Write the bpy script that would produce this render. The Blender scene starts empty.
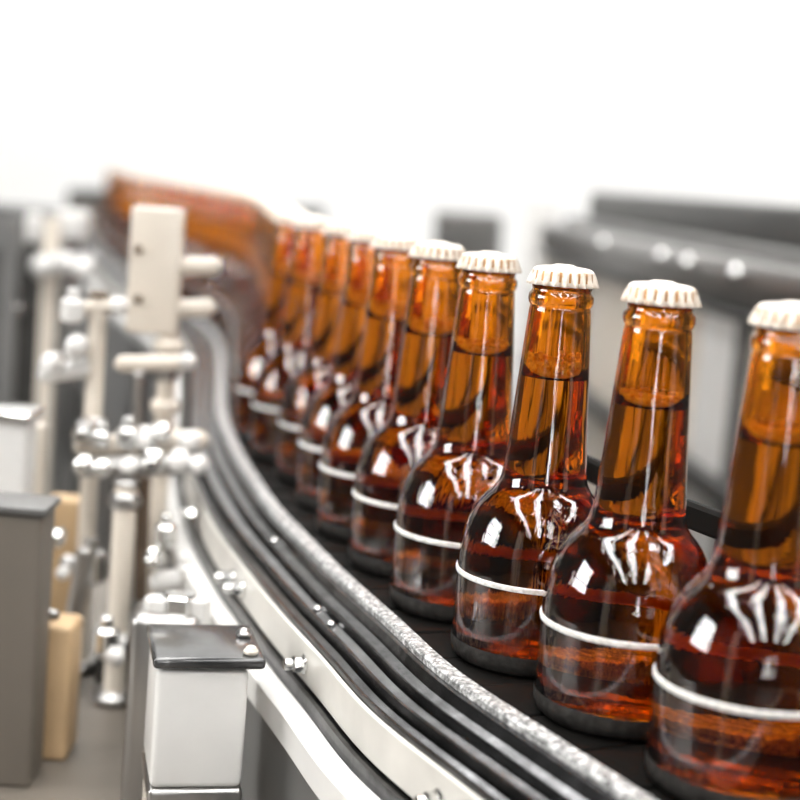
import bpy, bmesh, math, random
from mathutils import Vector, Matrix, Euler
random.seed(7)
PI = math.pi
S = 0.001            # lengths below are in millimetres
EYE = 1146.0         # lens height above the floor; belt surface is at 950
sc = bpy.context.scene
C = sc.collection

# ------------------------------------------------------------------ camera
cam_d = bpy.data.cameras.new('camera'); cam = bpy.data.objects.new('camera', cam_d); C.objects.link(cam)
FPX = 1557.0; PIT = math.radians(8.1075); ROL = math.radians(-4.629)
fw = Vector((0, math.cos(PIT), -math.sin(PIT))); up = Vector((0, math.sin(PIT), math.cos(PIT))); rt = Vector((1, 0, 0))
RR = math.cos(ROL)*rt - math.sin(ROL)*up; UU = math.cos(ROL)*up + math.sin(ROL)*rt
M = Matrix((RR, UU, -fw)).transposed().to_4x4(); M.translation = Vector((0, 0, EYE*S))
cam.matrix_world = M
cam_d.sensor_width = 36; cam_d.lens = FPX/800*36; cam_d.clip_start = 0.02; cam_d.clip_end = 60
cam_d.dof.use_dof = True; cam_d.dof.focus_distance = 0.625; cam_d.dof.aperture_fstop = 6.2; cam_d.dof.aperture_blades = 0
sc.camera = cam

# ------------------------------------------------------------------ world, exposure
w = bpy.data.worlds.new('world'); sc.world = w; w.use_nodes = True
w.node_tree.nodes['Background'].inputs[0].default_value = (.9, .95, 1, 1)
w.node_tree.nodes['Background'].inputs[1].default_value = 0.5
vs = sc.view_settings; vs.view_transform = 'Standard'; vs.look = 'None'; vs.gamma = 1; vs.exposure = 0.25
sc.cycles.max_bounces = 22; sc.cycles.transmission_bounces = 20; sc.cycles.glossy_bounces = 8; sc.cycles.diffuse_bounces = 4
sc.cycles.sample_clamp_indirect = 6; sc.cycles.sample_clamp_direct = 0; sc.cycles.use_denoising = True
sc.cycles.blur_glossy = 0.3
SKY_L = 14.0         # skylight radiance

# ------------------------------------------------------------------ materials
def nodes(name):
    m = bpy.data.materials.new(name); m.use_nodes = True
    nt = m.node_tree; return m, nt, nt.nodes['Principled BSDF']
def link(nt, a, b): nt.links.new(a, b)
def noise(nt, scale, detail=4, vec=None, stretch=None, rough=.5):
    t = nt.nodes.new('ShaderNodeTexCoord'); n = nt.nodes.new('ShaderNodeTexNoise')
    n.inputs['Scale'].default_value = scale; n.inputs['Detail'].default_value = detail; n.inputs['Roughness'].default_value = rough
    mp = nt.nodes.new('ShaderNodeMapping'); link(nt, t.outputs['Object'], mp.inputs[0]); link(nt, mp.outputs[0], n.inputs['Vector'])
    if stretch: mp.inputs['Scale'].default_value = stretch
    return n
def ramp(nt, src, stops):
    r = nt.nodes.new('ShaderNodeValToRGB'); link(nt, src, r.inputs[0])
    e = r.color_ramp.elements
    while len(e) < len(stops): e.new(.5)
    for i, (p, c) in enumerate(stops):
        e[i].position = p; e[i].color = (*c, 1)
    return r
def bump(nt, src, b, strength, dist=.001):
    n = nt.nodes.new('ShaderNodeBump'); n.inputs['Strength'].default_value = strength; n.inputs['Distance'].default_value = dist
    link(nt, src, n.inputs['Height']); link(nt, n.outputs[0], b.inputs['Normal'])
def mat(name, col, rough=.5, metal=0., var=.0, scale=40, bmp=0., stretch=None, emit=None, coat=0.):
    m, nt, b = nodes(name)
    b.inputs['Base Color'].default_value = (*col, 1); b.inputs['Roughness'].default_value = rough; b.inputs['Metallic'].default_value = metal
    b.inputs['Coat Weight'].default_value = coat
    if var or bmp:
        n = noise(nt, scale, stretch=stretch)
        if var:
            a = tuple(max(0, c*(1-var)) for c in col); z = tuple(min(1, c*(1+var)) for c in col)
            r = ramp(nt, n.outputs[0], [(.3, a), (.7, z)]); link(nt, r.outputs[0], b.inputs['Base Color'])
        if bmp: bump(nt, n.outputs[0], b, bmp)
    if emit:
        b.inputs['Emission Color'].default_value = (*emit[0], 1); b.inputs['Emission Strength'].default_value = emit[1]
    return m

# amber glass: colour sits in the outer skin, the cavity skin is clear
def glass_mat(name, base, coat, wave):
    m, nt, b = nodes(name)
    b.inputs['Base Color'].default_value = (*base, 1); b.inputs['Roughness'].default_value = .0
    b.inputs['IOR'].default_value = 1.47; b.inputs['Transmission Weight'].default_value = 1
    b.inputs['Coat Weight'].default_value = coat; b.inputs['Coat IOR'].default_value = 1.72; b.inputs['Coat Roughness'].default_value = .0
    if wave:
        n = noise(nt, 1, detail=2, stretch=(210, 210, 8)); bump(nt, n.outputs[0], b, wave, .0006)
    return m
AMBER = glass_mat('amber glass', (.93, .33, .006), .6, .8)
va = AMBER.node_tree.nodes.new('ShaderNodeVolumeAbsorption'); va.inputs['Color'].default_value = (.74, .45, .10, 1); va.inputs['Density'].default_value = 26
AMBER.node_tree.links.new(va.outputs[0], AMBER.node_tree.nodes['Material Output'].inputs['Volume'])
CLEAR = glass_mat('glass inner skin', (.98, .90, .72), 0, 0)
m, nt, b = nodes('cream crown cap'); CAPM = m
b.inputs['Base Color'].default_value = (.86, .76, .64, 1); b.inputs['Roughness'].default_value = .32
n = noise(nt, 260, 3); r = ramp(nt, n.outputs[0], [(.2, (.45, .27, .14)), (.5, (.74, .66, .57))]); link(nt, r.outputs[0], b.inputs['Base Color'])
b.inputs['Coat Weight'].default_value = .5
m, nt, b = nodes('beer foam'); FOAM = m
n = noise(nt, 450, 2); r = ramp(nt, n.outputs[0], [(.35, (.85, .6, .3)), (.55, (1, .97, .88))])
df = nt.nodes.new('ShaderNodeBsdfDiffuse'); tr = nt.nodes.new('ShaderNodeBsdfTranslucent'); mx = nt.nodes.new('ShaderNodeMixShader'); mx.inputs[0].default_value = .5
link(nt, r.outputs[0], df.inputs[0]); link(nt, r.outputs[0], tr.inputs[0]); link(nt, df.outputs[0], mx.inputs[1]); link(nt, tr.outputs[0], mx.inputs[2])
nt.nodes.remove(b); link(nt, mx.outputs[0], nt.nodes['Material Output'].inputs[0])
FLUTE_SHADE = mat('brown flute shade colour', (.50, .25, .09), .35, .3, .2, 200)  # shade of the cap flutes, put into the colour
SCUFF = mat('scuffed glass', (.78, .76, .72), .6, 0, .22, 500, .6)
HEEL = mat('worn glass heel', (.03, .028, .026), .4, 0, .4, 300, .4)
STEEL = mat('brushed steel', (.42, .41, .40), .28, 1, .12, 90, .15, (1, 1, .1))
BRIGHT = mat('bright polished steel', (.80, .80, .79), .16, 1, .05, 60, .05)
DSTEEL = mat('dark wet steel', (.09, .09, .093), .22, 1, .5, 60, .35)
CREAM = mat('cream enamel', (.64, .58, .50), .35, 0, .04, 20, .05, coat=.3)
WHITEP = mat('white plastic', (.66, .65, .63), .35, 0, .05, 30, .05, coat=.3)
PLATE = mat('pale wet side plate', (.56, .54, .50), .3, 0, .12, 30, .1)
TAUPE = mat('taupe painted steel', (.13, .112, .092), .5, 0, .12, 12, .1)
TAN = mat('tan board', (.52, .36, .20), .6, 0, .15, 18, .1)
DARK = mat('dark machine enamel', (.03, .029, .027), .4, 0, .3, 20, .1)
GREYP = mat('grey machine enamel', (.12, .118, .115), .4, 0, .25, 9, .1)
BLACK = mat('black chain plastic', (.003, .0025, .002), .75, 0, .3, 60, .2)
BLACK.node_tree.nodes['Principled BSDF'].inputs['Specular IOR Level'].default_value = .12
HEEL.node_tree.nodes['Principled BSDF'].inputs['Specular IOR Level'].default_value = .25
BRONZE = mat('brown rubber', (.13, .09, .06), .6, 0, .3, 30, .1)
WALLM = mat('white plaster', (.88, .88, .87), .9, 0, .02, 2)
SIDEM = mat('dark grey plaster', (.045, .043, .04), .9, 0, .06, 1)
FLOORM = mat('dark wet concrete floor', (.04, .037, .034), .5, 0, .1, 2, .05)
MULL = mat('dark mullion paint', (.05, .05, .05), .5)
m, nt, b = nodes('frosted wear strip'); STRIP = m
b.inputs['Roughness'].default_value = .4
n = noise(nt, 330, 6, rough=.8); r = ramp(nt, n.outputs[0], [(.40, (.05, .05, .05)), (.51, (.32, .32, .315)), (.61, (.9, .9, .9))]); link(nt, r.outputs[0], b.inputs['Base Color'])
bump(nt, n.outputs[0], b, .6, .0007)
m, nt, b = nodes('slate tabletop plate'); SLATE = m
b.inputs['Roughness'].default_value = .18; b.inputs['Metallic'].default_value = .6
n = noise(nt, 35, 5); r = ramp(nt, n.outputs[0], [(.42, (.05, .05, .052)), (.6, (.10, .10, .10)), (.72, (.55, .55, .55))]); link(nt, r.outputs[0], b.inputs['Base Color'])
bump(nt, n.outputs[0], b, .2)
PANE = mat('daylit pane', (.8, .8, .8), .5, emit=((1, .99, .97), SKY_L))

# ------------------------------------------------------------------ builders (millimetres, z measured from the lens height)
def W(x, y, z): return Vector((x, y, z + EYE))*S
def link_mesh(name, bm, ms, parent=None, origin=(0, 0, 0), smooth=True, angle=40):
    o0 = W(*origin)
    for v in bm.verts: v.co = W(*v.co) - o0
    bmesh.ops.recalc_face_normals(bm, faces=bm.faces) if not getattr(bm, 'keep', False) else None
    me = bpy.data.meshes.new(name); bm.to_mesh(me); bm.free()
    for mm in (ms if isinstance(ms, (list, tuple)) else [ms]): me.materials.append(mm)
    if smooth:
        me.shade_smooth()
        try: me.set_sharp_from_angle(angle=math.radians(angle))
        except Exception: pass
    o = bpy.data.objects.new(name, me); C.objects.link(o)
    if parent is None: o.location = o0
    else: o.parent = parent
    return o
def struct(name, bm, m):
    o = link_mesh(name, bm, m, smooth=False); o['kind'] = 'structure'; return o
def thing(name, label, cat, origin, group=None):
    o = bpy.data.objects.new(name, None); C.objects.link(o); o.location = W(*origin); o.empty_display_size = .02
    o['label'] = label; o['category'] = cat
    if group: o['group'] = group
    o['_o'] = 0; del o['_o']
    ORG[o.name] = origin
    return o
ORG = {}
def part(name, bm, m, t, **k):
    o = link_mesh(name, bm, m, t, ORG[t.name], **k); ORG[o.name] = ORG[t.name]; return o
def sub(name, bm, m, p, **k):                      # sub-part: its part sits at the thing's origin
    o = link_mesh(name, bm, m, p, ORG[p.name], **k); return o
def tag(o, label, cat, group=None):
    o['label'] = label; o['category'] = cat
    if group: o['group'] = group
    return o
def box(bm, c, s, rz=0, bev=0, rx=0, ry=0):
    r = bmesh.ops.create_cube(bm, size=1)
    vs_ = r['verts']
    mt = Matrix.Translation(Vector(c)) @ Euler((rx, ry, rz)).to_matrix().to_4x4() @ Matrix.Diagonal((*s, 1))
    bmesh.ops.transform(bm, matrix=mt, verts=vs_)
    if bev:
        ed = list({e for v in vs_ for e in v.link_edges})
        bmesh.ops.bevel(bm, geom=ed, offset=bev, segments=3, affect='EDGES', profile=.5)
    return bm
def tube(bm, a, b, r, seg=24, bev=None, r2=None):
    a = Vector(a); b = Vector(b); d = b-a; L = d.length
    q = d.to_track_quat('Z', 'Y').to_matrix().to_4x4()
    r2 = r if r2 is None else r2; e = min(bev if bev is not None else r*.25, L*.4)
    prof = [(0, 0), (r-e, 0), (r, e), (r2, L-e), (r2-e, L), (0, L)]
    lathe(bm, prof, seg, Matrix.Translation(a) @ q)
    return bm
def lathe(bm, prof, seg=48, mt=Matrix(), mod=None, mi=0):
    rings = []
    for (r, z) in prof:
        if r < 1e-6: rings.append([bm.verts.new(mt @ Vector((0, 0, z)))])
        else:
            ring = []
            for k in range(seg):
                a = 2*PI*k/seg; rr = r*(mod(a, z) if mod else 1)
                ring.append(bm.verts.new(mt @ Vector((rr*math.cos(a), rr*math.sin(a), z))))
            rings.append(ring)
    fs = []
    for A, B in zip(rings, rings[1:]):
        if len(A) == 1 and len(B) == 1: continue
        for k in range(seg):
            k2 = (k+1) % seg
            if len(A) == 1: f = bm.faces.new((A[0], B[k2], B[k]))
            elif len(B) == 1: f = bm.faces.new((A[k], A[k2], B[0]))
            else: f = bm.faces.new((A[k], A[k2], B[k2], B[k]))
            f.material_index = mi; fs.append(f)
    return fs
def ball(bm, c, r, sx=1, sy=1, sz=1):
    q = bmesh.ops.create_uvsphere(bm, u_segments=20, v_segments=12, radius=r)
    bmesh.ops.transform(bm, matrix=Matrix.Translation(Vector(c)) @ Matrix.Diagonal((sx, sy, sz, 1)), verts=q['verts'])
    return bm
def NB(): return bmesh.new()
def px(x, y, Y):                                   # where the sight line of a measured image point meets depth Y
    d = fw + RR*((x-400)/FPX) - UU*((y-400)/FPX); d = d*(Y/d.y); return (d.x, d.y, d.z)

def catmull(P, n=12):
    out = []
    Q = [2*Vector(P[0])-Vector(P[1])] + [Vector(p) for p in P] + [2*Vector(P[-1])-Vector(P[-2])]
    for i in range(1, len(Q)-2):
        for k in range(n):
            t = k/n; a, b_, c, d = Q[i-1:i+3]
            out.append(.5*((2*b_)+(c-a)*t+(2*a-5*b_+4*c-d)*t*t+(3*b_-a-3*c+d)*t**3))
    out.append(Q[-2]); return out
RAIL = [(215, 240), (172, 320), (132, 396), (95, 466), (62, 528), (31.6, 588), (8.6, 652), (-16, 719), (-38, 785), (-64, 868), (-93, 985),
        (-112, 1075), (-131, 1180), (-152, 1340), (-180, 1560), (-211, 1740), (-262, 1930), (-350, 2210), (-455, 2540), (-600, 3060), (-760, 3700)]
path = catmull([Vector((x, y, 0)) for x, y in RAIL], 10)
# resample about every 12 mm
def resample(P, step):
    out = [P[0].copy()]; acc = 0
    for a, b_ in zip(P, P[1:]):
        L = (b_-a).length; d = step-acc
        while d <= L: out.append(a.lerp(b_, d/L)); d += step
        acc = (acc+L) % step if d > L else acc
        acc = L-(d-step)
    return out
path = resample(path, 12)
def normals(P):
    N = []
    for i in range(len(P)):
        t = (P[min(i+1, len(P)-1)]-P[max(i-1, 0)]).normalized(); N.append(Vector((-t.y, t.x, 0)))   # to the left of travel (towards the open side)
    return N
PN = normals(path)
def sweep(bm, prof, closed=True, P=None, N=None):   # prof: (offset to the left, z)
    P = P or path; N = N or PN; rows = []
    for p, n_ in zip(P, N):
        rows.append([bm.verts.new((p.x+n_.x*o, p.y+n_.y*o, z)) for o, z in prof])
    m_ = len(prof)
    for A, B in zip(rows, rows[1:]):
        for k in range(m_ if closed else m_-1):
            k2 = (k+1) % m_; bm.faces.new((A[k], A[k2], B[k2], B[k]))
    if closed: bm.faces.new(rows[0]); bm.faces.new(rows[-1][::-1])
    return bm
BELT = -196.0
FLOOR = -EYE

# ------------------------------------------------------------------ the hall
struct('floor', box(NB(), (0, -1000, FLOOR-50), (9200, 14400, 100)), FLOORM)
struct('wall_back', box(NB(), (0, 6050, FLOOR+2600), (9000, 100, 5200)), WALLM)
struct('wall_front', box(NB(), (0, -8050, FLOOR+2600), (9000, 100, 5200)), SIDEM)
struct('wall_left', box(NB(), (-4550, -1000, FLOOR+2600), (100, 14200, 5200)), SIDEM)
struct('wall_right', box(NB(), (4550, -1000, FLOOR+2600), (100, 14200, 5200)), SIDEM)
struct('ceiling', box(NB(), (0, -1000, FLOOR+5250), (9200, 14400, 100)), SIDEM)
CZ = FLOOR+5200
def lightgrid(n, cx, cy, cz, wx, wy, nx, ny, axis='z'):
    # a glazed opening: glowing pane and a grid of mullions in front of it
    fr = NB(); pn = NB(); d = -1
    if axis == 'z':
        box(pn, (cx, cy, cz-20), (wx, wy, 10))
        for i in range(nx+1): box(fr, (cx-wx/2+wx*i/nx, cy, cz-45), (45, wy, 40))
        for j in range(ny+1): box(fr, (cx, cy-wy/2+wy*j/ny, cz-45), (wx, 45, 40))
    elif axis == 'x':     # on a side wall; wx = width along y, wy = height
        s = 1 if cx < 0 else -1
        box(pn, (cx+20*s, cy, cz), (10, wx, wy))
        for i in range(nx+1): box(fr, (cx+45*s, cy-wx/2+wx*i/nx, cz), (40, 45, wy))
        for j in range(ny+1): box(fr, (cx+45*s, cy, cz-wy/2+wy*j/ny), (40, wx, 45))
    else:                 # on the front wall
        box(pn, (cx, cy+20, cz), (wx, 10, wy))
        for i in range(nx+1): box(fr, (cx-wx/2+wx*i/nx, cy+45, cz), (45, 40, wy))
        for j in range(ny+1): box(fr, (cx, cy+45, cz-wy/2+wy*j/ny), (wx, 40, 45))
    o = struct('window_%d' % n, pn, PANE)
    f = link_mesh('window_frame', fr, MULL, o, smooth=False)
    f.location = (0, 0, 0)
    return o
lightgrid(1, -2500, -1800, CZ, 650, 10500, 1, 26)
lightgrid(2, -500, -1800, CZ, 700, 10500, 1, 26)
lightgrid(3, 1500, -1800, CZ, 700, 10500, 1, 26)
lightgrid(4, 3400, -1800, CZ, 650, 10500, 1, 26)
lightgrid(5, -4500, 100, 1300, 2000, 2000, 3, 3, 'x')
lightgrid(6, 500, -8000, 900, 420, 2600, 1, 6, 'y')  # added window, placed to draw a thin bright streak on the necks
lightgrid(7, 0, 4950, CZ, 6800, 1200, 12, 2)  # added skylight strip, there to brighten the back wall
for i, (x0, x1) in enumerate(((-4500, -3400), (-2950, -2350), (-2000, -1750), (1850, 2150), (2500, 3000), (3300, 4500))):
    struct('dark_streak_panel_%d' % (i+1), box(NB(), ((x0+x1)/2, 5985, FLOOR+2600), (x1-x0, 30, 5190)), DARK)  # added dark panels out of view, giving dark streaks in the glass

# ------------------------------------------------------------------ conveyor
conv = thing('conveyor', 'curved steel bottle conveyor with a frosted edge strip and black chain', 'conveyor', (0, 700, FLOOR))
part('edge_strip', sweep(NB(), [(0, -204), (0, -189), (.8, -188), (6.6, -188), (7.4, -188.8), (7.4, -191), (5, -204)]), STRIP, conv)['label'] = 'frosted pale edge strip'
g = NB()
sweep(g, [(6, -206), (7.5, -191.2), (9.5, -191.6), (11.2, -196), (16, -198), (17.2, -195.4), (18.4, -195.2), (19.6, -199), (25, -200.5), (25.8, -197.5), (27.4, -197.5), (28.4, -202), (32, -203.5),
          (32.6, -201.5), (34, -201.5), (34.4, -205), (34.4, -222), (6, -222)])
gp = part('guide_profile', g, DSTEEL, conv, angle=30); gp['label'] = 'dark wet grooved guide profile'
part('side_plate', sweep(NB(), [(34.6, -221), (34.6, -203.6), (35.4, -203), (36.4, -204), (36.4, -221)]), PLATE, conv)['label'] = 'pale side plate'
part('side_channel', sweep(NB(), [(30, -228), (30, -222.2), (39.6, -222.4), (40, -228)]), DSTEEL, conv)
part('lower_deck', sweep(NB(), [(40.2, -242), (40.2, -228), (41.5, -227), (48, -228), (50, -230), (50, -242)]), WHITEP, conv)['label'] = 'white lower deck'
part('lower_skirt', sweep(NB(), [(40, -420), (40, -242.2), (47, -242.2), (47, -420)]), GREYP, conv)
part('back_plate', sweep(NB(), [(-101, -215), (-101, -166), (-99.5, -165), (-97.5, -165), (-96.2, -166), (-96.2, -215)]), DSTEEL, conv)['label'] = 'dark plate along the far side'
gr_ = thing('guide_rail', 'black guide rail running behind the queue of bottles', 'rail', (0, 700, -166))
part('guide_bar', sweep(NB(), [(-97, -129), (-97, -121), (-95, -119.5), (-92, -119.5), (-90.5, -121), (-90.5, -129), (-92, -130.5), (-95, -130.5)]), BLACK, gr_)
for i in range(20, len(path)-5, 26):
    c_ = path[i]-PN[i]*99; part('bar_bracket', tube(NB(), (c_.x, c_.y, -165), (c_.x, c_.y, -121), 2.6), DSTEEL, gr_)
part('far_side_strip', sweep(NB(), [(-96, -215), (-96, -189), (-95, -188), (-86, -188), (-85, -189), (-85, -215)]), STRIP, conv)
part('frame_beam', sweep(NB(), [(-96, -420), (-96, -216), (29, -223), (29, -420)]), DARK, conv)
# slat chain: one overlapping crescent plate after another
ch = NB()
P38 = resample(path, 38)
for i in range(len(path)//3-1):
    p = path[i*3]; q = path[i*3+3]; n_ = PN[i*3+1]; c_ = (p+q)/2; cc = c_-n_*42.3
    a = math.atan2((q-p).y, (q-p).x)
    box(ch, (cc.x, cc.y, BELT-3), (34.4, 83, 6), a, 1.0)
tag(link_mesh('slat_chain', ch, BLACK, origin=(0, 700, BELT-6)), 'black slat chain of flat plates running under the bottles', 'conveyor chain')
for i in (12, 44, 80, 130, 190, 250, 300):
    if i < len(path):
        p = path[min(i, len(path)-1)]; n_ = PN[min(i, len(path)-1)]; c_ = p-n_*26
        part('leg', tube(NB(), (c_.x, c_.y, -420), (c_.x, c_.y, FLOOR), 24), STEEL, conv)
def on_rail(Y, o, z):
    k = min(range(len(path)), key=lambda i: abs(path[i].y-Y)); p = path[k]+PN[k]*o
    return Vector((p.x, p.y, z)), PN[k]
# bolts on the side plate, each with a hex head and a washer
for Y, zz in ((800, -214), (783, -213), (672, -213), (540, -214), (950, -214), (1110, -214)):
    c_, n_ = on_rail(Y, 36.4, zz)
    b_ = NB(); tube(b_, c_, c_+n_*1.5, 4.4); tube(b_, c_+n_*1.5, c_+n_*6, 3.7, seg=6, bev=.8); tube(b_, c_+n_*6, c_+n_*10, 2.6)
    part('bolt', b_, BRIGHT, conv)
for Y, o_, zz in ((815, 13, -197), (700, 21, -199), (678, 22, -199)):
    c_, n_ = on_rail(Y, o_, zz)
    part('rivet', ball(NB(), c_, 2.2, 1, 1, .7), BRIGHT, conv)

# ------------------------------------------------------------------ bottles
NECKZ = 159.0; FILL = 120.0
def bottle_proto():
    t = thing('beer_bottle', 'x', 'bottle', (0, 0, BELT), 'amber beer bottles queued on the conveyor')
    key = [(0, 2.2), (22, 1.6), (27, .0), (29.5, .5), (31.6, 2.2), (32.6, 5), (32.8, 9), (32.8, 24), (32.8, 37), (32.75, 42), (32.3, 48), (31.2, 54), (29.2, 60), (26.4, 65.5),
           (23, 69.8), (20.2, 72.8), (18.4, 76), (17.5, 80), (16.9, 86), (15.8, 100), (14.7, 118), (13.6, 134), (12.7, 147), (12.3, 149.2),
           (13.1, 150.2), (13.45, 151.8), (13.3, 153.8), (12.5, 154.8), (12.0, 155.6), (12.3, 157), (12.2, 160), (9, 160.4), (0, 160.4)]
    # refine the smooth stretch
    bm = NB(); prof = []
    pts = [Vector((a, b_, 0)) for a, b_ in key]
    sm = catmull(pts[5:24], 4)
    prof = [(p.x, p.y) for p in pts[:5]] + [(p.x, p.y) for p in sm] + [(p.x, p.y) for p in pts[24:]]
    mt = Matrix.Translation((0, 0, BELT))
    lathe(bm, prof, 72, mt, mi=0)
    # head space, skin facing inwards
    ins = [(0, FILL), (12.4, FILL), (12.1, 126), (11.2, 136), (10.2, 147), (9.2, 151), (9.0, 157), (8, 158.4), (0, 158.6)]
    b2 = NB(); lathe(b2, ins, 48, mt, mi=1)
    for f in b2.faces: f.normal_flip()
    bm.normal_update(); b2.normal_update()
    # outward check
    def vol(b_): return sum(f.calc_center_median().dot(f.normal)*f.calc_area() for f in b_.faces)
    for bb, sign in ((bm, 1), (b2, -1)):
        for v in bb.verts: v.co.z -= BELT+80
        bb.normal_update()
        if vol(bb)*sign < 0:
            for f in bb.faces: f.normal_flip()
        for v in bb.verts: v.co.z += BELT+80
    me = bpy.data.meshes.new('tmp'); b2.to_mesh(me); b2.free(); bm.from_mesh(me)
    o0 = W(*ORG[t.name])
    for v in bm.verts: v.co = W(*v.co)-o0
    me = bpy.data.meshes.new('glass_body'); bm.to_mesh(me); bm.free(); me.materials.append(AMBER); me.materials.append(CLEAR); me.shade_smooth()
    o = bpy.data.objects.new('glass_body', me); C.objects.link(o); o.parent = t; ORG[o.name] = ORG[t.name]
    # crown cap with 21 flutes
    cap = NB()
    def fl(a, z):
        k = max(0, min(1, (163.6+BELT-z-BELT)/5.2)) if False else 0
        return 1
    def flm(zrel):
        k = max(0, min(1, (163.4-zrel)/4.6))**.8
        return k
    pr = [(0, 166.5), (3.6, 166.4), (4.8, 165.9), (5.6, 165.6), (8, 165.5), (10.6, 165.1), (11.9, 164.5), (12.7, 163.6), (13.2, 162.4), (13.6, 161.0), (14.0, 159.6), (14.5, 158.0), (14.3, 157.8), (13.7, 158.4), (13.1, 160.2)]
    def modf(a, z):
        k = flm(z)
        s_ = math.cos(21*a); s_ = math.copysign(abs(s_)**.6, s_)
        return 1+.06*k*s_-.02*k
    lathe(cap, pr, 168, mt, mod=modf)
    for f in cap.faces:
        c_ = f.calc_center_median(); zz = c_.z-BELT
        if 160.0 < zz < 163.2 and math.cos(21*math.atan2(c_.y, c_.x)) < -.6 and (c_.x**2+c_.y**2)**.5 > 12.6: f.material_index = 1  # groove faces coloured brown to stand for the shade between flutes
    part('crown_cap', cap, [CAPM, FLUTE_SHADE], t, angle=60)['label'] = 'cream crown cap with flute shade coloured brown in the grooves'
    # foam on the beer, seen through the neck
    fo = NB(); rnd = random.Random(3)
    lathe(fo, [(0, FILL+.3), (11.6, FILL+.3), (12.0, FILL+1.2), (11.4, FILL+3.2), (10.6, FILL+4.0), (7, FILL+3.4), (0, FILL+3.8)], 40, mt, mod=lambda a, z: 1+.01*math.sin(9*a)+.012*math.sin(23*a+z))
    for v in fo.verts: v.co.z += rnd.uniform(-.5, .5) if v.co.z > BELT+FILL+3 else 0
    for k in range(300):
        a = rnd.uniform(0, 2*PI); zz = rnd.triangular(0, 6.4, 2.5); q = bmesh.ops.create_icosphere(fo, subdivisions=1, radius=rnd.uniform(.45, 1.25))
        rr = 11.3-.0*zz-rnd.uniform(0, .8)
        bmesh.ops.translate(fo, vec=(rr*math.cos(a), rr*math.sin(a), BELT+FILL+.9+zz), verts=q['verts'])
    part('foam', fo, FOAM, t)
    sr = NB(); lathe(sr, [(32.9, 35.9), (33.25, 36.1), (33.45, 37.0), (33.3, 38.0), (32.9, 38.3), (32.86, 37)], 96, mt, mod=lambda a, z: 1+.0015*math.sin(31*a)+.001*math.sin(77*a))
    for k in range(96):
        pass
    b3 = sr; b3.verts.ensure_lookup_table()
    part('scuff_ring', b3, SCUFF, t)['label'] = 'white scuffed ring around the shoulder'
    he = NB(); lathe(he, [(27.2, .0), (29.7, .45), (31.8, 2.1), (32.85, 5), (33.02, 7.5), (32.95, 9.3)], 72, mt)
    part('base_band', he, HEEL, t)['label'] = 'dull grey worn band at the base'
    return t
proto = bottle_proto()
for ch_ in proto.children: pass
LOW = ['nearest beer bottle, cut off by the right edge of the photo', 'second beer bottle from the right, whole cream cap against the grey beam',
       'sharply focused beer bottle, third from the right, with the thickest foam', 'fourth beer bottle from the right, its cap overlapping the one behind',
       'fifth beer bottle from the right, first one with a partly hidden cap', 'sixth beer bottle from the right, with a bright pale foam band',
       'seventh beer bottle from the right, mildly blurred, narrow neck strip showing', 'eighth beer bottle from the right, blurred, between two orange necks',
       'ninth beer bottle from the right, blurred with wide bright orange foam', 'tenth beer bottle from the right, last before the queue bends left']
CTR = [(126.5, 509.4), (92.8, 573.5), (62.4, 637.2), (35.3, 706.5), (13.1, 775.9), (-8.2, 843.2), (-24.6, 911.3), (-42.9, 980.3), (-67, 1049), (-86, 1119)]
foamh = [.8, .75, 1.35, .85, 1.1, 1.3, 1.4, 1.2, 1.3, 1.6]
# the queue beyond the tenth bottle keeps to the chain
far = []
last = Vector((CTR[-1][0], CTR[-1][1], 0))
for i in range(len(path)):
    c_ = path[i]-PN[i]*(37.5)
    if c_.y > 1150 and (c_-last).length >= 70: far.append((c_.x, c_.y)); last = c_
def copy_tree(o, parent=None):
    c = o.copy(); C.objects.link(c); c.parent = parent
    for k in o.children: copy_tree(k, c)
    return c
allb = [(p, LOW[i], 'amber beer bottles queued on the conveyor') for i, p in enumerate(CTR)]
for i, p in enumerate(far):
    if i < 3: lb = ('eleventh', 'twelfth', 'thirteenth')[i]+' beer bottle from the right, strongly blurred, past the point where the queue bends left'; gr = 'beer bottles in the bend of the queue'
    elif i < 9: lb = 'blurred brown beer bottle in the far bend of the queue, beyond the thirteenth bottle'; gr = 'beer bottles in the bend of the queue'
    else: lb = 'strongly blurred beer bottle on the far stretch of conveyor behind the white column'; gr = 'beer bottles on the far stretch of conveyor'
    allb.append((p, lb, gr))
kids = list(proto.children)
for i, (p, lb, gr) in enumerate(allb):
    o = proto if i == 0 else proto.copy()
    if i:
        C.objects.link(o)
        ks = []
        for k in kids:
            c_ = k.copy(); C.objects.link(c_); c_.parent = o; ks.append(c_)
    else: ks = kids
    o.location = W(p[0], p[1], BELT); o.rotation_euler = (0, 0, random.uniform(0, 6.28))
    o['label'] = lb; o['group'] = gr
    for k in ks:
        if k.name.startswith('foam'):
            s_ = foamh[i] if i < len(foamh) else 1.3
            k.scale = (1, 1, s_); k.location = (0, 0, (1-s_)*(FILL+.3)*S)

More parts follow.
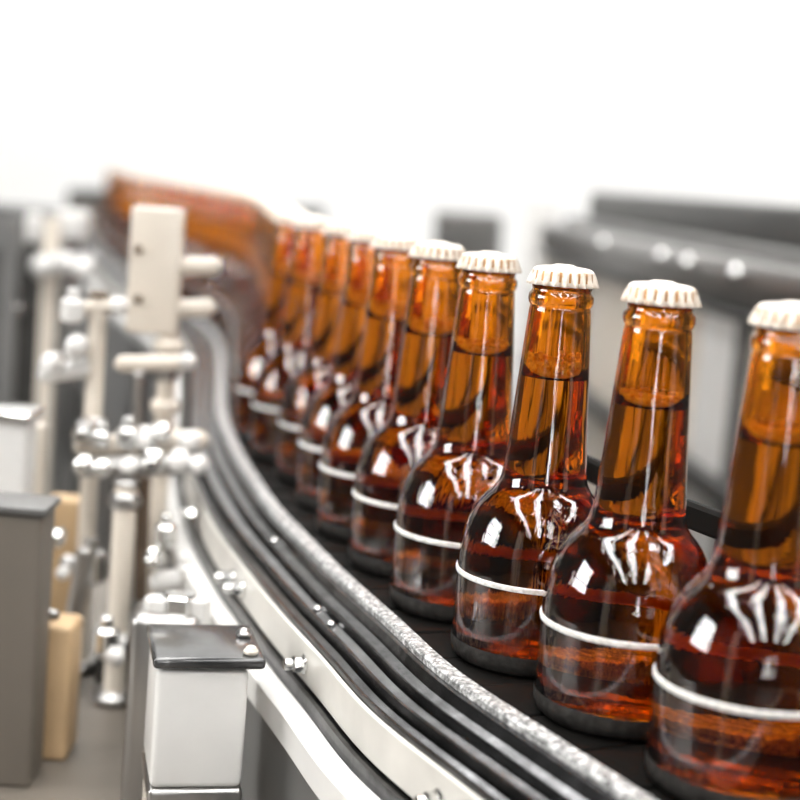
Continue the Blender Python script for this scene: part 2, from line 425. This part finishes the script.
# ------------------------------------------------------------------ small steel block in front, left
c0 = (-78, 650, 0)
blk = thing('terminal_box', 'steel block with a dark glossy lid standing beside the conveyor at the front', 'box', (c0[0], c0[1], -206-60))
rz = math.radians(13)
part('housing', box(NB(), (c0[0], c0[1], -236), (39, 46, 52), rz, 3), WHITEP, blk)
lid = part('lid', box(NB(), (c0[0]+2.5, c0[1], -206.5), (47, 50, 5), rz, 1.8), SLATE, blk); lid['label'] = 'dark glossy lid'
for dx, dy in ((20, -19), (20, 6)):
    x = c0[0]+dx*math.cos(rz)-dy*math.sin(rz); y = c0[1]+dx*math.sin(rz)+dy*math.cos(rz)
    b_ = NB(); tube(b_, (x, y, -204), (x, y, -201.5), 3.2); ball(b_, (x, y, -201.5), 2.4, 1, 1, .6); sub('screw', b_, CREAM if dy < 0 else STEEL, lid)
part('mounting_foot', box(NB(), (c0[0], c0[1], -266), (40, 48, 8), rz, 2), STEEL, blk)

# ------------------------------------------------------------------ machine bed on the left
bed = thing('machine_bed', 'long pale steel machine bed left of the conveyor', 'machine', (-380, 900, FLOOR))
edge = [path[i]+PN[i]*66 for i in range(len(path)) if 430 < path[i].y < 1200][::6]
def prism(pts, z0, z1):
    bm = NB(); A = [bm.verts.new((p[0], p[1], z0)) for p in pts]; B = [bm.verts.new((p[0], p[1], z1)) for p in pts]
    bm.faces.new(A); bm.faces.new(B[::-1])
    for k in range(len(A)): bm.faces.new((A[k], A[(k+1) % len(A)], B[(k+1) % len(A)], B[k]))
    return bm
pg = [(p.x, p.y) for p in edge] + [(-620, edge[-1].y), (-620, edge[0].y)]
part('bed_plate', prism(pg, -345, -325), TAUPE, bed)
part('cabinet', prism([(x-14 if x > -600 else x+14, y) for x, y in pg], FLOOR, -345.2), TAUPE, bed)
# pedestal under the small block
c1 = NB(); box(c1, (c0[0], c0[1], -297.5), (38, 40, 55), rz, 2)
part('block_pedestal', c1, CREAM, bed)

def gtag(t, **k): return t
# white bracket column with two screws and two cream rods
pc = px(152, 333, 1000)
col = thing('bracket_column', 'broad white upright plate with two screws, hanging above a thin stem', 'machine part', (pc[0], 1000, -325))
part('upright_plate', box(NB(), (pc[0], 1000, (-31-112)/2), (33, 14, 81), 0, 2.0), CREAM, col)
for zz in (249, 299):
    q = px(138, zz, 992); part('screw', tube(NB(), (q[0], 993, q[2]), (q[0], 990, q[2]), 2.8), BRONZE, col)
q = px(166, 380, 1000)
part('stem', tube(NB(), (q[0], 1002, -325), (q[0], 1002, -110), 6), CREAM, col)
for zz, rr in ((-118, 10), (-136, 8), (-158, 9.5), (-176, 12), (-196, 9)):
    part('collar', tube(NB(), (q[0], 1002, zz-6), (q[0], 1002, zz+3), rr), CREAM if rr > 9 else STEEL, col)
for yy, xe in ((266, 222), (308, 216)):
    a = px(170, yy+1, 1004); b_ = px(xe, yy, 1004)
    part('guide_rod', tube(NB(), (a[0], 1004, a[2]), (b_[0], 1004, b_[2]), 6.2, bev=4), CREAM, col)['label'] = 'cream rod with a rounded end'
part('column_foot', box(NB(), (q[0], 1002, -321), (46, 40, 8), 0, 2), STEEL, col)

def post(label, xp, Y, y_top, r, zb, collars, m_=CREAM, capm=BRONZE, name='support_post'):
    a = px(xp, y_top, Y)
    t = thing(name, label, 'post', (a[0], Y, zb))
    part('shaft', tube(NB(), (a[0], Y, zb), (a[0], Y, a[2]), r), m_, t)
    part('top_cap', tube(NB(), (a[0], Y, a[2]), (a[0], Y, a[2]+4), r*1.15), capm, t)
    for yy, rr in collars:
        z = px(xp, yy, Y)[2]
        part('collar', tube(NB(), (a[0], Y, z-5), (a[0], Y, z+5), r*rr), STEEL, t)
    part('foot', tube(NB(), (a[0], Y, zb), (a[0], Y, zb+8), r*2), STEEL, t)
    return a
post('tall thin cream post left of the white bracket column', 99, 950, 298, 5.6, -325, [(425, 1.5), (566, 1.5)])
post('thick cream post below the knob cluster', 126, 900, 486, 6.8, -325, [(640, 1.7), (500, 1.4)], capm=STEEL)
# cross arms carrying knobs
def arm(label, y0, Y, xa, xb, yb, r, m_, knobs, name='cross_arm', down=True):
    a = px(xa, y0, Y); b_ = px(xb, yb, Y)
    t = thing(name, label, 'machine part', ((a[0]+b_[0])/2, Y, min(a[2], b_[2])-r))
    part('bar', tube(NB(), (a[0], Y, a[2]), (b_[0], Y, b_[2]), r, bev=r*.6), m_, t)
    for kx, ky, kr in knobs:
        k = px(kx, ky, Y-12)
        b2 = NB(); kk = int(kx+ky) % 3; k2 = kr*Y/950
        if kk == 0: tube(b2, (k[0], Y, k[2]), (k[0], Y-14, k[2]), k2*.5); ball(b2, (k[0], Y-15, k[2]), k2*.9)
        elif kk == 1: tube(b2, (k[0], Y, k[2]), (k[0], Y-12, k[2]), k2*.95, seg=6, bev=2); tube(b2, (k[0], Y-12, k[2]), (k[0], Y-20, k[2]), k2*.5)
        else: tube(b2, (k[0], Y-10, k[2]-k2*1.1), (k[0], Y-10, k[2]+k2*.7), k2*.9, bev=2); tube(b2, (k[0], Y-10, k[2]+k2*.6), (k[0], Y-10, k[2]+k2*1.5), k2*.45)
        part('knob', b2, BRIGHT if (int(kx) % 2) else WHITEP, t)
    return t
arm('short cream arm across the top of the tall post', 309, 948, 66, 123, 305, 4.2, CREAM, [(72, 308, 8), (118, 306, 6)])
arm('cream arm across the stem below the white column', 364, 975, 115, 196, 362, 5.2, CREAM, [(188, 361, 6)])
arm('long knobbed clamp bar joining the two cream posts', 447, 940, 74, 208, 440, 6.5, CREAM,
    [(83, 434, 8.5), (101, 438, 6), (127, 436, 7.5), (146, 440, 9), (163, 431, 7), (190, 440, 7.5)])
arm('lower knobbed clamp bar above the thick post', 468, 915, 76, 206, 464, 6, STEEL,
    [(85, 464, 7.5), (103, 467, 7), (128, 467, 6), (153, 463, 9), (178, 462, 8), (198, 466, 6)])
arm('pale arm holding knobs halfway up the thick post', 583, 870, 150, 196, 580, 7, WHITEP, [(155, 560, 8), (165, 533, 8), (186, 572, 6)])
arm('short arm with a large white knob on the tall post', 562, 930, 60, 108, 566, 5, STEEL, [(89, 564, 11), (64, 572, 5)])
arm('blurred steel arm with two small knobs beside the taupe cabinet', 545, 860, 28, 62, 540, 3.5, STEEL, [(33, 552, 6), (34, 565, 5), (57, 537, 7)])
arm('low steel arm with two bright knobs over the taupe cabinet', 612, 800, 28, 60, 616, 3, STEEL, [(34, 606, 5.5), (36, 621, 6)])
arm('bulky white clamp at the foot of the thick post', 640, 850, 96, 122, 650, 9, WHITEP, [(105, 638, 9), (116, 655, 7)])
arm('grey arm reaching left above the white cabinet', 375, 950, 38, 96, 366, 6, WHITEP, [(50, 365, 8), (78, 345, 8), (72, 352, 6)])
arm('blurred arm with bright knobs at the far left', 262, 1734, 44, 98, 262, 9, STEEL, [(42, 267, 8), (64, 263, 8), (84, 270, 7)])
# rods leaning in the lower left
def rod(label, a, b_, r, m_, name='tie_rod'):
    A = px(*a); B = px(*b_)
    o = link_mesh(name, tube(NB(), A, B, r), m_, origin=A); tag(o, label, 'rod'); return o
rod('dark slanting rod between the tan boards and the thick post', (86, 548, 900), (60, 690, 900), 5, STEEL)
rod('short dark upright rod right of the thick post', (144, 478, 930), (140, 600, 930), 4, BRONZE)
rod('thin grey upright rod behind the stem', (186, 350, 1040), (188, 560, 1040), 4, GREYP)
rod('thin pale upright rod left of the stem', (138, 372, 1040), (136, 560, 1040), 4, STEEL)

bx_ = thing('valve_block', 'lumpy white valve block behind the dark lidded steel block', 'machine part', (px(176, 610, 760)[0], 760, -325))
q = px(168, 608, 760); part('body', box(NB(), (q[0], 760, (q[2]-325)/2), (34, 34, 325+q[2]), .1, 5), STEEL, bx_)
for xx, yy, rr in ((158, 597, 7), (180, 594, 9), (200, 598, 6)):
    k = px(xx, yy, 757); part('nut', tube(NB(), k, (k[0], k[1], k[2]-16), rr, seg=6, bev=1), BRIGHT if rr == 9 else WHITEP, bx_)

# white cabinet and boards at the far left
def slab(name, label, cat, x0, x1, y0, Y, depth, m_, zb=-324.7, rz=0, extra=None):
    a = px(x0, y0, Y); b_ = px(x1, y0, Y); zt = (a[2]+b_[2])/2
    t = thing(name, label, cat, ((a[0]+b_[0])/2, Y+depth/2, zb))
    part('body', box(NB(), ((a[0]+b_[0])/2, Y+depth/2, (zt+zb)/2), (b_[0]-a[0], depth, zt-zb), rz, 2.5), m_, t)
    if extra: extra(t, a, b_, zt)
    return t
def lidx(t, a, b_, zt): part('lid', box(NB(), ((a[0]+b_[0])/2, a[1]+16, zt+3), (b_[0]-a[0]+6, 38, 6), 0, 2), BRIGHT, t)
slab('control_box', 'white control box with a polished lid at the left edge', 'box', -60, 26, 420, 900, 30, WHITEP, extra=lidx)
slab('board', 'beige upright board right beside the white control box', 'board', 32, 45, 425, 945, 10, CREAM)
slab('board', 'tan board standing behind the taupe cabinet', 'board', 46, 84, 500, 980, 20, TAN)
def hnd(t, a, b_, zt):
    part('top_plate', box(NB(), ((a[0]+b_[0])/2, a[1]+15, zt+2), (b_[0]-a[0]+4, 34, 4), 0, 1), GREYP, t)
slab('small_cabinet', 'taupe painted cabinet front at the lower left edge', 'cabinet', -70, 43, 512, 760, 30, TAUPE, extra=hnd)
slab('carton', 'tan carton on the bed at the lower left, below the slanting rod', 'box', 44, 72, 628, 800, 30, TAN)
slab('motor_block', 'dark motor block behind the foot of the thick post', 'machine part', 96, 148, 640, 930, 60, DARK)

# ------------------------------------------------------------------ machinery farther left
def tallpost(label, xp, Y, wpx, y_top, y_bot, m_, dz=None):
    a = px(xp, y_top, Y); wmm = wpx/FPX*Y; zb = FLOOR
    o = link_mesh('upright', box(NB(), (a[0], Y, (a[2]+zb)/2), (wmm, wmm*.8, a[2]-zb), 0, 2), m_, origin=(a[0], Y, zb)); tag(o, label, 'post')
tallpost('beige upright behind the tall cream post, far left', 53, 1750, 15, 218, 0, CREAM)
tallpost('grey upright at the extreme left edge', 12, 1700, 16, 218, 0, GREYP)
tallpost('slim brown upright between the grey and beige ones', 30, 2000, 8, 218, 0, BRONZE)
lm = thing('filler_cabinet', 'dark cabinet of the filling machine far behind the left posts', 'machine', (-610, 1915, FLOOR))
part('body', box(NB(), (-610, 1915, (FLOOR-70)/2), (400, 110, -FLOOR-70), .0, 6), GREYP, lm)
for i in range(3): part('door', box(NB(), (-740+i*130, 1857, -360), (120, 6, 480), 0, 2), DARK if i != 1 else TAUPE, lm)
for xx, yy, rr in ((13, 310, 13), (12, 285, 10), (40, 268, 12)):
    k = px(xx, yy, 1848); part('knob', ball(NB(), k, rr), BRIGHT, lm)
for xx, yy in ((37, 228), (74, 226)):
    k = px(xx, yy, 1870); part('hood', box(NB(), (k[0], 1870, k[2]), (20 if xx < 50 else 34, 40, 36), 0, 5), WHITEP, lm)

dm = thing('machine_housing', 'long dark machine housing far behind the blurred end of the queue', 'machine', (-560, 4100, FLOOR))
part('body', box(NB(), (-560, 4100, (FLOOR-95)/2), (640, 300, -FLOOR-95), 0, 8), DARK, dm)
part('kick_rail', box(NB(), (-560, 3940, FLOOR+120), (600, 14, 60), 0, 3), STEEL, dm)
for i in range(4): part('panel', box(NB(), (-800+i*160, 3946, -330), (146, 8, 400), 0, 2), DARK if i % 2 else TAUPE, dm)

# ------------------------------------------------------------------ machinery behind the bottles, right
ang = math.atan2(3000-1600, px(545, 240, 3000)[0]-px(800, 290, 1600)[0])
E0 = Vector(px(800, 290, 1600)); E1 = Vector(px(545, 240, 3000))
dirv = Vector((E1.x-E0.x, E1.y-E0.y, 0)).normalized()
far_line = thing('far_machine', 'long grey steel beam over cream side panels, blurred behind the bottles', 'machine', (E0.x, E0.y, FLOOR))
S0 = E0-dirv*500
def along(t, z, off=0):     # point at distance t on the line
    p = S0+dirv*t; n_ = Vector((-dirv.y, dirv.x, 0)); n_ = -n_ if n_.y < 0 else n_
    return (p.x+n_.x*off, p.y+n_.y*off, z)
rzb = math.atan2(dirv.y, dirv.x); LT = (E1-E0).length+560
def lbox(t0, t1, z0, z1, off, dep, bev=2):
    c_ = along((t0+t1)/2, (z0+z1)/2, off+dep/2); return box(NB(), c_, (t1-t0, dep, z1-z0), rzb, bev)
part('beam', lbox(0, LT, -118, -62, 0, 60, 6), STEEL, far_line)
part('beam_edge', lbox(0, LT, -132, -122, -6, 70, 2), DARK, far_line)
t_ = 0; k = 0
while t_ < LT-100:
    wd = (230, 150, 320, 200)[k % 4]
    part('side_panel', lbox(t_+6, t_+wd-6, -1000, -134, 20, 30, 3), CREAM if k % 2 == 0 else WHITEP, far_line)
    if k % 2: part('panel_post', lbox(t_-10, t_+8, -1100, -132, 4, 26), GREYP, far_line)
    t_ += wd; k += 1
part('lower_rail', lbox(0, LT, -345, -322, -8, 24, 3), DARK, far_line)
part('plinth', lbox(0, LT, -1146, -1000, 10, 80), DARK, far_line)
part('upper_housing', lbox(0, LT*.93, -50, 4, 60, 260, 8), DARK, far_line)
part('upper_ledge', lbox(0, LT*.93, -62, -46, 20, 40, 3), GREYP, far_line)
for xx, yy, Y in ((663, 264, 1900), (737, 280, 1650), (604, 250, 2300), (690, 275, 1780)):
    kx = Vector(px(xx, yy, Y)); tt = (kx-S0).dot(dirv)
    # slide the fitting onto the beam's face
    best = min((abs(400+FPX*(Vector(along(t2, kx.z))@RR)/(Vector(along(t2, kx.z))@fw)-xx), t2) for t2 in range(0, int(LT), 10))
    c_ = Vector(along(best[1], -78, -2)); n_ = Vector(along(0, 0, -1))-Vector(along(0, 0, 0))
    part('bolt_head', ball(NB(), c_, 9), BRIGHT, far_line)
q = px(534, 300, 3300)
cl = thing('white_pillar', 'white machine pillar between the third and fourth bottle necks', 'machine part', (q[0], 3300, FLOOR))
part('shaft', box(NB(), (q[0], 3300, (FLOOR-20)/2), (62, 60, -FLOOR-20), 0, 4), WHITEP, cl)
part('base_plate', box(NB(), (q[0], 3300, FLOOR+10), (160, 160, 20), 0, 3), STEEL, cl)
q = px(468, 240, 3500)
gr = thing('grille_box', 'dark meshed motor housing behind the caps of the fourth and fifth bottles', 'machine part', (q[0], 3500, FLOOR))
zt = px(468, 214, 3500)[2]; zb_ = px(468, 262, 3500)[2]
part('housing', box(NB(), (q[0], 3560, (zt+zb_)/2), (150, 100, zt-zb_), 0, 4), DARK, gr)
gg = NB()
for i in range(9): box(gg, (q[0]-66+i*16.5, 3505, (zt+zb_)/2), (4, 5, zt-zb_-6))
for j in range(6): box(gg, (q[0], 3502, zb_+8+j*(zt-zb_-16)/5), (140, 4, 4))
part('grille', gg, STEEL, gr)
part('stand', box(NB(), (q[0], 3560, (FLOOR+zb_)/2), (110, 80, zb_-FLOOR), 0, 3), WHITEP, gr)
for x, y, wd, lb in ((-760, -500, 130, 'slim pale column added for reflections, on the left behind the viewer'), (1250, -200, 180, 'cream column added for reflections, on the right of the viewer')):
    o = link_mesh('reflection_column', box(NB(), (x, y, FLOOR+900), (wd, 180, 1800), 0, 5), CREAM, origin=(x, y, FLOOR)); tag(o, lb, 'column')  # unseen columns, added for the stripes they mirror in the bottles
